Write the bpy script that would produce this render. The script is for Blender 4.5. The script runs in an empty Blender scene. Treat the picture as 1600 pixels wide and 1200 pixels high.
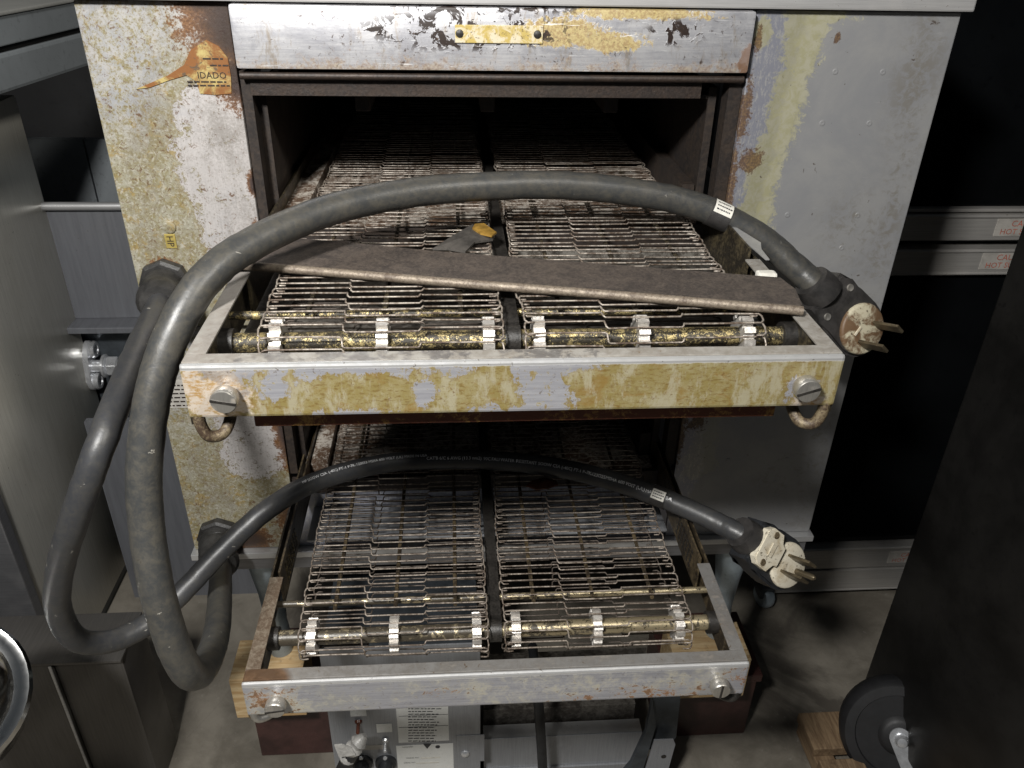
import bpy, bmesh, math, random
from mathutils import Vector, Matrix, Euler
from math import pi, sin, cos, radians
random.seed(11)
sc = bpy.context.scene
col = sc.collection

# ------------------------------------------------------------------ camera
FPX, YAW, PITCH, ROLL = 1271.76, .0785, -.5269, .0224
CAM = Vector((-.0218, -.9848, .3207))
_cy, _sy, _cp, _sp = cos(YAW), sin(YAW), cos(PITCH), sin(PITCH)
FW = Vector((_sy*_cp, _cy*_cp, _sp)); _rt = Vector((_cy, -_sy, 0)); _up = _rt.cross(FW)
RT = _rt*cos(ROLL) + _up*sin(ROLL); UP = -_rt*sin(ROLL) + _up*cos(ROLL)
cd = bpy.data.cameras.new('camera'); cam = bpy.data.objects.new('camera', cd); col.objects.link(cam)
cd.sensor_width = 36; cd.lens = 36*FPX/1600; cd.clip_start = .02; cd.clip_end = 100
M3 = Matrix((RT, UP, -FW)).transposed()
cam.matrix_world = Matrix.Translation(CAM) @ M3.to_4x4()
sc.camera = cam
def ray(px, py): return FW + RT*((px-800)/FPX) - UP*((py-600)/FPX)
def at(px, py, z): return CAM + ray(px, py)*z          # z = distance along the view axis
def on(px, py, ax, v):
    d = ray(px, py); i = 'xyz'.index(ax); return CAM + d*((v-CAM[i])/d[i])

# ------------------------------------------------------------------ light
w = bpy.data.worlds.new('World'); sc.world = w; w.use_nodes = True
w.node_tree.nodes['Background'].inputs[0].default_value = (.80, .90, 1.0, 1)
w.node_tree.nodes['Background'].inputs[1].default_value = .045
def area(name, loc, target, sx, sy, power, colr):
    l = bpy.data.lights.new(name, 'AREA'); l.shape = 'RECTANGLE'; l.size = sx; l.size_y = sy
    l.energy = power; l.color = colr
    o = bpy.data.objects.new(name, l); col.objects.link(o); o.location = loc
    o.rotation_euler = (Vector(target)-Vector(loc)).to_track_quat('-Z', 'Y').to_euler()
    return o
area('ceiling_lamp', (-.50, -1.24, .95), (-.02, 0, -.1), .17, .14, 43, (1, .985, .955))
area('fill_lamp', (1.15, -1.35, 1.55), (-.6, .2, -.3), .25, .25, 30, (1, .96, .88))  # unseen second lamp, added to brighten the left cabinet side and chamber wall
vs = sc.view_settings; vs.view_transform = 'Standard'; vs.look = 'None'; vs.exposure = .17; vs.gamma = 1
sc.render.engine = 'CYCLES'

# ------------------------------------------------------------------ node helpers
class S:
    def __init__(s, g, o): s.g, s.o = g, o
    def _m(s, op, b=None, c=None, clamp=False):
        n = s.g.nt.nodes.new('ShaderNodeMath'); n.operation = op; n.use_clamp = clamp
        s.g.put(n.inputs[0], s)
        if b is not None: s.g.put(n.inputs[1], b)
        if c is not None: s.g.put(n.inputs[2], c)
        return S(s.g, n.outputs[0])
    def __add__(s, b): return s._m('ADD', b)
    __radd__ = __add__
    def __sub__(s, b): return s._m('SUBTRACT', b)
    def __mul__(s, b): return s._m('MULTIPLY', b)
    __rmul__ = __mul__
    def __rsub__(s, b): return (s*-1)+b
    def inv(s): return (s*-1)+1
    def abs(s): return s._m('ABSOLUTE')
    def max(s, b): return s._m('MAXIMUM', b)
    def min(s, b): return s._m('MINIMUM', b)
    def sat(s): return s._m('ADD', 0., clamp=True)
    def ss(s, a, b):                                    # smoothstep a..b
        n = s.g.nt.nodes.new('ShaderNodeMapRange'); n.interpolation_type = 'SMOOTHSTEP'
        s.g.put(n.inputs['Value'], s); n.inputs['From Min'].default_value = a; n.inputs['From Max'].default_value = b
        return S(s.g, n.outputs[0])
class G:
    def __init__(s, name):
        s.m = bpy.data.materials.new(name); s.m.use_nodes = True; s.nt = s.m.node_tree
        s.b = s.nt.nodes['Principled BSDF']
        g = s.nt.nodes.new('ShaderNodeNewGeometry'); s.P = S(s, g.outputs['Position'])
        x = s.nt.nodes.new('ShaderNodeSeparateXYZ'); s.put(x.inputs[0], s.P)
        s.x, s.y, s.z = (S(s, x.outputs[i]) for i in range(3))
    def put(s, sock, v):
        if isinstance(v, S): s.nt.links.new(v.o, sock)
        elif isinstance(v, (tuple, list)): sock.default_value = tuple(v)+((1,) if len(v) == 3 and sock.type == 'RGBA' else ())
        else: sock.default_value = v
    def vec(s, sx=1, sy=1, sz=1, off=(0, 0, 0)):
        n = s.nt.nodes.new('ShaderNodeMapping'); s.put(n.inputs[0], s.P)
        n.inputs['Scale'].default_value = (sx, sy, sz); n.inputs['Location'].default_value = off
        return S(s, n.outputs[0])
    def noise(s, scale, detail=5, rough=.6, dist=0, vec=None, color=False):
        n = s.nt.nodes.new('ShaderNodeTexNoise'); s.put(n.inputs['Vector'], vec or s.P)
        n.inputs['Scale'].default_value = scale; n.inputs['Detail'].default_value = detail
        n.inputs['Roughness'].default_value = rough; n.inputs['Distortion'].default_value = dist
        return S(s, n.outputs['Color' if color else 'Fac'])
    def vor(s, scale, feature='F1', vec=None, rnd=1):
        n = s.nt.nodes.new('ShaderNodeTexVoronoi'); n.feature = feature; s.put(n.inputs['Vector'], vec or s.P)
        n.inputs['Scale'].default_value = scale; n.inputs['Randomness'].default_value = rnd
        return S(s, n.outputs['Distance'])
    def mix(s, a, b, f):
        n = s.nt.nodes.new('ShaderNodeMix'); n.data_type = 'RGBA'
        s.put(n.inputs[0], f); s.put(n.inputs[6], a); s.put(n.inputs[7], b)
        return S(s, n.outputs[2])
    def mixf(s, a, b, f):
        n = s.nt.nodes.new('ShaderNodeMix'); s.put(n.inputs[0], f); s.put(n.inputs[2], a); s.put(n.inputs[3], b)
        return S(s, n.outputs[0])
    def blob(s, lst, ax='xz'):                          # 1 at centres, 0 on the ellipses, negative outside
        u = getattr(s, ax[0]); v = getattr(s, ax[1]); r = None
        for cx, cz, rx, rz in lst:
            a = (u-cx)*(1/rx); b = (v-cz)*(1/rz)
            d = ((a*a+b*b)._m('SQRT')).inv()
            r = d if r is None else r.max(d)
        return r.max(-1.5)
    def fin(s, c, rough=.5, metal=0., bump=None, bs=.3, bd=.002, spec=.5, coat=0):
        b = s.b; s.put(b.inputs['Base Color'], c); s.put(b.inputs['Roughness'], rough); s.put(b.inputs['Metallic'], metal)
        b.inputs['Specular IOR Level'].default_value = spec; b.inputs['Coat Weight'].default_value = coat
        if bump is not None:
            n = s.nt.nodes.new('ShaderNodeBump'); s.put(n.inputs['Height'], bump)
            n.inputs['Strength'].default_value = bs; n.inputs['Distance'].default_value = bd
            s.nt.links.new(n.outputs[0], b.inputs['Normal'])
        return s.m
def speck(g, scale, dens, soft=.03, vec=None):          # irregular flecks
    return g.noise(scale, 4, .65, .6, vec).ss(dens, dens+soft)

MAT = {}
def brushed(name, c, rough=.38, metal=.7, ax=(4, 4, 160), dirt=.35, dcol=(.10, .085, .06), dscale=9, scratch=True):
    g = G(name)
    br = g.noise(3, 6, .7, 0, g.vec(*ax)); cl = g.noise(dscale, 7, .62, .4)
    k = g.mix(c, tuple(v*.80 for v in c), br.ss(.35, .7))
    d = cl.ss(.5, .74)*dirt
    k = g.mix(k, dcol, d)
    sp = speck(g, 210, .66, .05)*cl.ss(.42, .62)
    k = g.mix(k, (.05, .03, .018), sp*.85)
    r = br*.16+rough+d*.4-.05
    MAT[name] = g.fin(k, r, g.mixf(metal, .05, (d+sp).sat()), br*.3+sp*.6+d*.4, .25, .0006)
def plain(name, c, rough=.5, metal=0., var=.25, scale=14, bs=.2, bd=.001, spec=.5, coat=0):
    g = G(name); n = g.noise(scale, 6, .65, .3); f = g.noise(scale*16, 3, .6)
    k = g.mix(tuple(v*(1+var) for v in c), tuple(v*(1-var) for v in c), n.ss(.3, .7))
    k = g.mix(k, tuple(v*.55 for v in c), f.ss(.58, .72)*.5)
    MAT[name] = g.fin(k, n*.2+rough-.1, metal, f*.5+n*.5, bs, bd, spec, coat)

# left end panel of an oven: baked yellow film flaking off bare steel
def left_panel(name, dx, dz, lower):
    g = G(name); X = lambda l: [(a+dx, b+dz, c, d) for a, b, c, d in l]
    big = g.noise(15, 10, .74, .5); mid = g.noise(75, 9, .76, .5); fine = g.noise(330, 6, .75, .4)
    br = g.noise(4, 5, .7, 0, g.vec(160, 4, 4))
    bare = g.mix((.58, .55, .535), (.47, .445, .435), (br*.5+mid*.5).ss(.38, .62))
    bare = g.mix(bare, (.42, .415, .43), big.ss(.5, .7)*.6)
    bare = g.mix(bare, (.40, .35, .27), fine.ss(.60, .68)*.5)
    film = g.mix((.25, .24, .19), (.17, .145, .07), (mid*.6+big*.4).ss(.42, .58))
    film = g.mix(film, (.235, .165, .05), g.noise(50, 8, .75, .7).ss(.53, .62)*.75)
    film = g.mix(film, (.34, .325, .275), g.noise(200, 5, .7, .5, g.vec(1, 1, 1, (3, 5, 1))).ss(.52, .6)*.7)
    film = g.mix(film, (.105, .066, .02), fine.ss(.54, .62)*.75)
    if lower:
        bl = X([(-.29, .075, .075, .055), (-.31, .02, .05, .045)])
    else:
        bl = X([(-.305, .105, .036, .045), (-.298, .05, .058, .07), (-.282, -.01, .06, .068), (-.268, .07, .04, .09), (-.278, .11, .03, .04)])
    f = g.blob(bl)*.75 + (big-.5)*1.0 + (mid-.5)*.8 - .04
    m = f.ss(.02, .055)                                 # bare metal showing
    isl = (mid*.65+fine*.35).ss(.545, .57)                 # film islands left on the bare steel
    m = m*(isl*g.blob(bl).ss(1.05, .25)).inv()
    c = g.mix(film, bare, m)
    edge = (f.ss(-.06, .02)*f.ss(.04, .0))
    c = g.mix(c, (.17, .12, .04), edge*.6)
    # upper left: thin mottled film over grey steel
    thin = g.blob(X([(-.395, .19, .07, .12), (-.33, .225, .06, .06)])).ss(-.2, .5)*(mid*.6+fine*.4).ss(.56, .46)
    c = g.mix(c, g.mix((.31, .30, .29), (.225, .23, .245), big.ss(.4, .6)), thin*.9)
    c = g.mix(c, (.13, .11, .085), (g.noise(7, 9, .72, .6, g.vec(1.4, 1, .8))*.6+fine*.4).ss(.47, .62)*.5)
    # flecks
    fl = g.noise(150, 6, .74, .9).ss(.575, .615)*big.ss(.38, .56)
    c = g.mix(c, (.085, .042, .016), fl*.9)
    # burnt rust beside the opening
    if lower: rb = X([(-.262, .08, .016, .10), (-.255, -.1, .04, .06), (-.34, -.14, .05, .03)])
    else: rb = X([(-.252, .212, .075, .085), (-.262, .15, .034, .04), (-.285, .235, .05, .03), (-.262, .03, .008, .02), (-.262, -.025, .009, .014), (-.385, -.075, .02, .014)])
    rf = g.blob(rb)+(mid-.5)*2.2+(fine-.5)*1.4
    rust = rf.ss(.0, .25)
    rc = g.mix(g.mix((.17, .075, .022), (.085, .035, .012), fine.ss(.4, .58)), (.022, .009, .006), (g.blob(rb)+(big-.5)*.8).ss(.15, .75))
    c = g.mix(c, rc, rust*.95)
    metal = (m*(rust.inv())*(fl.inv()))*.45
    h = m*-.5+fine*.25+mid*.35-edge*.2
    rough = g.mixf(.5, .36, m)+fine*.12
    MAT[name] = g.fin(c, rough, metal, h, .55, .0012)
def right_panel(name, dx, dz, lower):
    g = G(name); X = lambda l: [(a+dx, b+dz, c, d) for a, b, c, d in l]
    big = g.noise(9, 9, .68, .4); mid = g.noise(80, 9, .76, .6); fine = g.noise(360, 5, .72)
    c = g.mix((.30, .297, .292), (.25, .252, .26), big.ss(.35, .65))
    c = g.mix(c, (.20, .185, .16), g.blob(X([(.53, .16, .03, .09), (.50, -.03, .05, .05), (.54, .0, .02, .2)])).ss(-.6, .9)*(mid*.6+big*.4).ss(.48, .58)*.8)
    c = g.mix(c, (.36, .355, .35), g.noise(5, 5, .75, .4, g.vec(9, 4, 50)).ss(.60, .72)*.4)
    # scuffed steel zone by the opening, pale yellow film band at its border
    zone = ((g.x-(.375+dx)+(g.z-dz-.2)*-.06)*-1+(big-.5)*.07+(mid-.5)*.05).ss(-.004, .006)
    scuff = g.noise(9, 6, .75, .3, g.vec(30, 4, 9))
    c = g.mix(c, g.mix((.26, .265, .31), (.43, .42, .41), (scuff*.7+fine*.3).ss(.48, .62)), zone*.9)
    band = g.blob(X([(.385, .20, .03, .06), (.375, .12, .026, .07), (.365, .04, .024, .07), (.36, -.01, .03, .04), (.334, .205, .012, .02), (.40, .225, .05, .012)]))
    bm_ = (band*.6+(big-.5)*.9+(mid-.5)*1.3+(fine-.5)*.4).ss(.05, .2)
    c = g.mix(c, g.mix((.36, .34, .20), (.42, .40, .29), mid.ss(.4, .6)), bm_*(.25 if lower else .9))
    rb = g.blob(X([(.327, .115, .012, .05), (.325, .03, .008, .06), (.33, .2, .006, .02), (.423, .20, .005, .008), (.345, .06, .02, .02)]))
    r = (rb*.7+(mid-.5)*2.0+(fine-.5)*1.0).ss(.12, .3)
    c = g.mix(c, g.mix((.17, .10, .035), (.06, .028, .013), fine.ss(.38, .56)), r*.9)
    c = g.mix(c, (.07, .05, .04), g.noise(90, 4, .6, .8).ss(.69, .71)*.8)
    MAT[name] = g.fin(c, .42+fine*.14-zone*.06, g.mixf(.30, .45, zone)*r.inv(), mid*.3+fine*.25+bm_*.4, .3, .0007)
def door_mat(name, dz):
    g = G(name)
    big = g.noise(12, 9, .7, .5); mid = g.noise(85, 9, .77, .6); fine = g.noise(340, 5, .74)
    br = g.noise(3, 6, .75, .2, g.vec(7, 4, 120))
    c = g.mix((.60, .595, .605), (.43, .43, .455), (br*.6+mid*.4).ss(.38, .62))
    c = g.mix(c, (.29, .29, .32), big.ss(.46, .64)*.7)
    c = g.mix(c, (.30, .235, .16), g.noise(40, 9, .78, .5, g.vec(2, 1, .6)).ss(.53, .66)*.6)
    yl = (g.blob([(.10, .204+dz, .055, .017), (.155, .195+dz, .06, .012), (.19, .225+dz, .09, .008)])*.7+(mid-.5)*2.0+(big-.5)*.8).ss(.05, .2)
    c = g.mix(c, g.mix((.42, .33, .12), (.27, .17, .045), fine.ss(.42, .6)), yl*.85)
    low = ((g.z-(.182+dz))*-30+(mid-.5)*2.6+(big-.5)*2.0+(fine-.5)).ss(.1, .7)
    c = g.mix(c, g.mix((.30, .24, .16), (.15, .09, .05), fine.ss(.4, .6)), low*.75)
    bk = g.noise(60, 6, .66, .9).ss(.53, .555)*(g.blob([(.0, .205+dz, .16, .03), (.02, .230+dz, .15, .012), (-.09, .204+dz, .05, .008), (.23, .206+dz, .05, .02), (-.02, .2035+dz, .035, .016), (.03, .2125+dz, .055, .008)]).ss(.05, .5))
    c = g.mix(c, (.022, .014, .011), bk)
    fl = g.noise(160, 6, .74, .8).ss(.60, .64)*big.ss(.4, .56)
    c = g.mix(c, (.06, .032, .018), fl*.85)
    sc1 = g.noise(5, 4, .7, .3, g.vec(4, 4, 70, (3, 1, 7))).ss(.655, .67)
    c = g.mix(c, (.8, .8, .8), sc1*.6)
    rr = (g.blob([(.322, .175+dz, .02, .025)])+(mid-.5)*1.4).ss(.1, .3)
    c = g.mix(c, (.16, .08, .04), rr*.8)
    MAT[name] = g.fin(c, .36+mid*.18, (low+bk+yl+rr).sat().inv()*.6, br*.2+mid*.3+bk*.5+yl*.2, .4, .001)
def bar_mat(name, lower):
    g = G(name)
    big = g.noise(15, 9, .68, .5); mid = g.noise(85, 9, .76, .5); fine = g.noise(330, 5, .75, .2, g.vec(.4, 1, 1.3))
    br = g.noise(3, 5, .7, 0, g.vec(5, 3, 150))
    st = g.mix((.44, .44, .465), (.34, .34, .37), br.ss(.35, .65))
    if lower:
        c = g.mix(st, (.40, .39, .36), (big*.5+mid*.5).ss(.45, .6)*.8); c = g.mix(c, (.24, .20, .15), fine.ss(.56, .66)*.6)
        y = (g.blob([(.12, -.42, .25, .03), (-.22, -.42, .05, .04)])*.35+(mid-.5)*2.0+(big-.5)*1.2+(fine-.5)*.8).ss(.0, .6)
        c = g.mix(c, (.31, .28, .19), y*.6)
        r = (g.blob([(.2, -.435, .1, .02), (.29, -.42, .03, .03), (-.23, -.42, .04, .03), (.12, -.44, .05, .01), (-.04, -.42, .03, .01)])*.4+(mid-.5)*3.2+(fine-.5)*1.2).ss(.30, .42)
        c = g.mix(c, g.mix((.20, .09, .03), (.06, .03, .016), mid.ss(.5, .7)), r*.9)
        m = (r+y).sat().inv()*.55
    else:
        film = g.mix((.175, .138, .05), (.22, .19, .10), (mid*.6+big*.4).ss(.42, .6))
        film = g.mix(film, (.115, .07, .018), fine.ss(.5, .62)*.8); film = g.mix(film, (.165, .095, .022), g.noise(45, 9, .75, .8).ss(.52, .64)*.6)
        film = g.mix(film, (.27, .25, .18), g.noise(26, 9, .76, .2, g.vec(2.2, 1, .8)).ss(.48, .6)*.75)
        b = g.blob([(.05, -.03, .028, .035), (.06, -.006, .05, .008), (-.11, -.006, .10, .010), (-.05, -.03, .012, .02), (-.12, -.05, .055, .010), (-.17, -.025, .02, .02), (.275, -.033, .022, .018), (.03, -.05, .05, .010)])
        f = b*.34+(big-.5)*1.0+(mid-.5)*.9+(g.noise(46, 8, .7, .1, g.vec(1.5, 1, .7))-.5)*1.0-.0
        bare = f.ss(.03, .13)*(mid*.6+fine*.4).ss(.60, .56)
        c = g.mix(film, st, bare)
        c = g.mix(c, (.15, .10, .03), f.ss(-.02, .06)*f.ss(.10, .06)*.5)
        r = (g.blob([(-.215, -.03, .035, .04), (-.235, -.02, .015, .04), (.285, -.045, .02, .01)])*.6+(mid-.5)*1.6).ss(.1, .28)
        c = g.mix(c, g.mix((.28, .165, .06), (.40, .35, .30), (mid*.6+fine*.4).ss(.42, .54)), r*.85)
        m = bare*.55
    top = (g.y-(-.3785 if lower else -.3935)).ss(-.0004, .0004)
    c = g.mix(c, g.mix((.27, .26, .245), (.17, .155, .14), (mid*.6+big*.4).ss(.4, .6)), top*.9)
    if lower:
        c = g.mix(c, (.10, .05, .02), top*g.blob([(-.235, -.38, .035, .03)], 'xy').ss(0, .3)*.9)
    edge_glint = (g.z-(-.3990 if lower else -.0040)+(mid-.5)*.004).ss(-.0016, .0)*top.inv()  # highlight on the bar's top front edge, painted in as bright bare steel
    c = g.mix(c, (.80, .80, .80), edge_glint*.9); m = m.max(edge_glint*.8)
    fl = g.noise(150, 5, .74, .8).ss(.63, .66)
    c = g.mix(c, (.10, .055, .02), fl*.7)
    MAT[name] = g.fin(c, .34+mid*.2, m, mid*.35+fine*.15+br*.1, .4, .0008)
left_panel('left_panel_up', 0, 0, False); left_panel('left_panel_low', -.0113, -.3949, True)
right_panel('right_panel_up', 0, 0, False); right_panel('right_panel_low', -.0113, -.3949, True)
door_mat('door_up', 0); door_mat('door_low', -.3949)
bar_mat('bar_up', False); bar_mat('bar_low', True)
brushed('steel', (.60, .60, .60)); brushed('steel_dark', (.26, .26, .27), .4, .75, dirt=.25)
brushed('cover', (.62, .61, .60), .36, .6, dirt=.3)
brushed('bin_dark', (.12, .113, .105), .35, .6, (120, 4, 4), .2)
brushed('cabinet', (.56, .545, .49), .30, .35, (160, 160, 3), .18, (.2, .17, .11), 5)
brushed('panel_grey', (.15, .155, .17), .5, .3, (30, 4, 2), .1, dscale=4)
brushed('box_steel', (.34, .35, .37), .42, .5, (330, 4, 6), .3)
brushed('screw', (.52, .50, .46), .33, .85, (200, 20, 20), .45, (.2, .13, .06), 60)
brushed('rail_trim', (.52, .50, .47), .38, .55, (3, 3, 150), .15, (.3, .25, .15), 8)
def grease(name, a, b, lo=.42, hi=.6, rough=.32, metal=.2, scale=30):
    g = G(name); n = g.noise(scale, 8, .72, .6); f = g.noise(scale*7, 5, .75, .4)
    c = g.mix(a, b, (n*.55+f*.45).ss(lo, hi)); c = g.mix(c, tuple(v*.3 for v in a), f.ss(.6, .7)*.8)
    MAT[name] = g.fin(c, n*.35+rough-.1, g.mixf(metal, metal*.3, n.ss(lo, hi)), n*.6+f*.5, .6, .0015)
grease('inner_rail', (.10, .08, .045), (.016, .013, .009), .38, .54)
grease('inner_rail_low', (.12, .09, .05), (.02, .015, .010), .38, .56)
grease('shaft', (.50, .40, .19), (.024, .02, .014), .43, .50, .34, .7, 110)
def shaft_low():
    g = G('shaft_clean'); n = g.noise(90, 8, .74, .6); k = g.x.ss(-.1, .2)
    m = (n+(k-.5)*.14).ss(.47, .54); c = g.mix((.05, .042, .03), (.50, .42, .27), m); c = g.mix(c, (.02, .016, .012), g.noise(240, 5, .75).ss(.57, .63))
    MAT['shaft_clean'] = g.fin(c, .36, m*.7+.1, n, .5, .001)
shaft_low()
grease('sprocket', (.62, .59, .55), (.2, .18, .155), .5, .7, .32, .75, 80)
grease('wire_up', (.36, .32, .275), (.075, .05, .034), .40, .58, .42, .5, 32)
grease('wire_return', (.10, .08, .065), (.035, .028, .022), .42, .62, .5, .3, 120)  # return run: grease and the shade under the belt in one dark colour
grease('wire_low', (.30, .26, .22), (.07, .05, .036), .40, .58, .45, .4, 32)
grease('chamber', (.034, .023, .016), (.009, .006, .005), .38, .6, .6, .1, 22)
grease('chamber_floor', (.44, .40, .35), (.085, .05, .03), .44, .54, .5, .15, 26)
grease('tray_in', (.13, .12, .105), (.025, .02, .016), .38, .58, .5, .2, 18)
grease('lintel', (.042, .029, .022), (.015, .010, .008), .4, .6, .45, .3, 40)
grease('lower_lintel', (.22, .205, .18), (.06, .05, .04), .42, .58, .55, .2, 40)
grease('flange_brown', (.20, .165, .125), (.075, .05, .032), .36, .6, .5, .3, 40)
grease('rust', (.42, .23, .06), (.13, .032, .014), .40, .50, .5, .1, 26)
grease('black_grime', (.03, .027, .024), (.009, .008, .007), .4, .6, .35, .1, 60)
grease('strip', (.10, .08, .066), (.03, .024, .021), .36, .62, .55, .2, 45)
grease('strip_edge', (.24, .20, .155), (.085, .062, .045), .4, .62, .45, .45, 60)
grease('hook_rust', (.19, .15, .09), (.045, .028, .017), .4, .56, .45, .3, 60)
plain('gland', (.022, .021, .02), .45, var=.5, scale=60, bs=.5, bd=.002)
def cordmat(name, c, dust, amt):
    g = G(name); n = g.noise(18, 8, .65, .4); f = g.noise(140, 5, .7, .5); d = (n*.7+f*.3)
    k = g.mix(c, dust, (g.noise(48, 9, .80, .5, g.vec(1, 1, 1, (2, 7, 3)))*.6+f*.4).ss(.40, .62)*amt); k = g.mix(k, (.35, .33, .29), g.noise(85, 3, .6, .5).ss(.70, .73)*.6)
    k = g.mix(k, (.012, .011, .01), f.ss(.6, .72)*.5)
    MAT[name] = g.fin(k, .27+n*.28, 0., n*.5+f*.5+g.noise(9, 3, .5)*1.5, .45, .0013, .5)
cordmat('cord_thick', (.033, .034, .034), (.070, .064, .052), .8)
cordmat('cord_printed', (.030, .031, .034), (.055, .052, .046), .6)
plain('rubber', (.014, .015, .017), .5, var=.4, scale=40, bs=.4)
plain('plug_black', (.026, .024, .023), .5, var=.5, scale=50, bs=.6, bd=.0015)
def plugface(name, a, b, lo, hi, s):
    g = G(name); n = g.noise(s, 7, .7, .6); f = g.noise(s*5, 4, .7, .5)
    c = g.mix(a, b, n.ss(lo, hi)); c = g.mix(c, (.07, .05, .03), f.ss(.58, .66)*.9)
    MAT[name] = g.fin(c, .55, 0., n*.4+f*.4, .3, .001)
plugface('plug_face_rust', (.44, .40, .29), (.12, .07, .036), .42, .56, 34)
plugface('plug_white', (.60, .55, .44), (.40, .33, .22), .45, .7, 40)
plain('blade', (.16, .13, .085), .38, .8, var=.35, scale=60)
plain('tag', (.62, .6, .54), .55, var=.15, scale=60); plain('ink', (.03, .03, .035), .6, var=0)
plain('print_white', (.8, .8, .8), .6, var=.2, scale=90); plain('print_red', (.40, .10, .06), .6, var=.3, scale=60)
plain('sticker_clear', (.36, .34, .31), .45, var=.2, scale=30)
plugface('torn_sticker', (.36, .29, .11), (.17, .065, .013), .40, .55, 24)
plugface('brass_plate', (.40, .30, .085), (.52, .46, .33), .42, .55, 70)
plain('gold_plate', (.36, .28, .08), .45, .3, var=.2, scale=60)
plain('label_white', (.66, .66, .63), .4, var=.06, scale=20)
plain('pvc', (.40, .39, .37), .25, var=.3, scale=60, bs=.5, coat=.5)
plain('pewter', (.70, .71, .73), .25, .7, var=.2, scale=50)
plain('leg_blue', (.36, .42, .46), .4, .45, var=.3, scale=12)
plain('bracket', (.07, .08, .09), .4, .5, var=.3, scale=16)
plain('black_panel', (.011, .0105, .0098), .34, 0., var=.5, scale=5, bs=.08, spec=.5)
plain('dark_glass', (.004, .0045, .005), .12, 0., var=.2, scale=4, bs=.0, spec=.3)
plain('dark_frame', (.025, .025, .026), .4, .3, var=.3, scale=6)
plain('wheel_rubber', (.012, .012, .013), .55, var=.3, scale=40); plain('chrome', (.66, .66, .65), .12, 1., var=.12, scale=6, bs=.05)
plain('red_paint', (.05, .023, .020), .3, 0., var=.4, scale=14, bs=.3)
plain('hood_grey', (.17, .185, .195), .55, .1, var=.12, scale=6); plain('hood_edge', (.36, .36, .34), .45, .4, var=.1)
plain('burnt', (.05, .045, .04), .6, var=.5, scale=50, bs=.8); plain('amber', (.24, .14, .03), .35, var=.4, scale=70)
plain('blood_brown', (.09, .028, .016), .22, var=.4, scale=60)
plain('back_wall', (.02, .02, .021), .8, var=.2, scale=3)
def wood(name, a, b, vec):
    g = G(name); n = g.noise(5, 6, .65, .6, g.vec(*vec)); f = g.noise(60, 5, .7)
    c = g.mix(a, b, n.ss(.35, .62)); c = g.mix(c, tuple(v*.4 for v in b), f.ss(.56, .7)*.5)
    MAT[name] = g.fin(c, .7, 0., n*.6+f*.4, .5, .0015)
wood('pine', (.56, .43, .25), (.40, .26, .12), (2, 18, 22)); wood('pallet', (.22, .15, .085), (.12, .075, .04), (26, 3, 26))
def floor_mat():
    g = G('concrete'); a = g.noise(2.2, 8, .6, .4); b = g.noise(9, 8, .68, .5); f = g.noise(70, 6, .7)
    c = g.mix((.205, .185, .152), (.10, .088, .070), (a*.5+b*.5).ss(.36, .62))
    c = g.mix(c, (.05, .042, .034), g.noise(3.1, 6, .6, .8, g.vec(1, 1, 1, (4, 2, 0))).ss(.56, .66)*.75)
    c = g.mix(c, (.32, .30, .27), f.ss(.6, .75)*.35)
    MAT['concrete'] = g.fin(c, .75-a*.2, 0., b*.6+f*.4, .4, .004)
floor_mat()

# ------------------------------------------------------------------ mesh helpers
def bx(bm, x0, x1, y0, y1, z0, z1, bev=0):
    r = bmesh.ops.create_cube(bm, size=1, matrix=Matrix.Translation(((x0+x1)/2, (y0+y1)/2, (z0+z1)/2)) @ Matrix.Diagonal((x1-x0, y1-y0, z1-z0, 1)))
    if bev:
        es = {e for v in r['verts'] for e in v.link_edges}
        bmesh.ops.bevel(bm, geom=list(es), offset=bev, segments=2, affect='EDGES', profile=.6)
    return bm
def box(*a, bev=0):
    bm = bmesh.new(); return bx(bm, *a, bev=bev)
def catmull(pts, n):
    P = [Vector(p) for p in pts]; P = [P[0]*2-P[1]]+P+[P[-1]*2-P[-2]]; out = []
    for i in range(1, len(P)-2):
        a, b, c, d = P[i-1:i+3]
        for k in range(n):
            t = k/n; out.append(.5*((2*b)+(c-a)*t+(2*a-5*b+4*c-d)*t*t+(3*b-a-3*c+d)*t**3))
    out.append(P[-2]); return out
def frames(path):
    T = []
    for i in range(len(path)):
        T.append((path[min(i+1, len(path)-1)]-path[max(i-1, 0)]).normalized())
    n = T[0].orthogonal().normalized(); N = []
    for i, t in enumerate(T):
        n = (n-t*n.dot(t)).normalized(); N.append(n)
    return T, N
def tube(bm, path, r, seg=8, cap=True, wob=0):
    path = [Vector(p) for p in path]; T, N = frames(path); rings = []
    for i, (p, t, n) in enumerate(zip(path, T, N)):
        b = t.cross(n); rr = r[i] if isinstance(r, (list, tuple)) else r
        if wob: rr *= 1+random.uniform(-wob, wob)
        rings.append([bm.verts.new(p+(n*cos(2*pi*k/seg)+b*sin(2*pi*k/seg))*rr) for k in range(seg)])
    for a, b in zip(rings, rings[1:]):
        for k in range(seg): bm.faces.new((a[k], a[(k+1) % seg], b[(k+1) % seg], b[k]))
    if cap: bm.faces.new(rings[0][::-1]); bm.faces.new(rings[-1])
    return bm
def lathe(bm, prof, seg, M=Matrix()):                    # prof: (r, h) pairs about local z
    rings = [[bm.verts.new(M @ Vector((r*cos(2*pi*k/seg), r*sin(2*pi*k/seg), h))) for k in range(seg)] for r, h in prof]
    for a, b in zip(rings, rings[1:]):
        for k in range(seg): bm.faces.new((a[k], a[(k+1) % seg], b[(k+1) % seg], b[k]))
    bm.faces.new(rings[0][::-1]); bm.faces.new(rings[-1]); return bm
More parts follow.
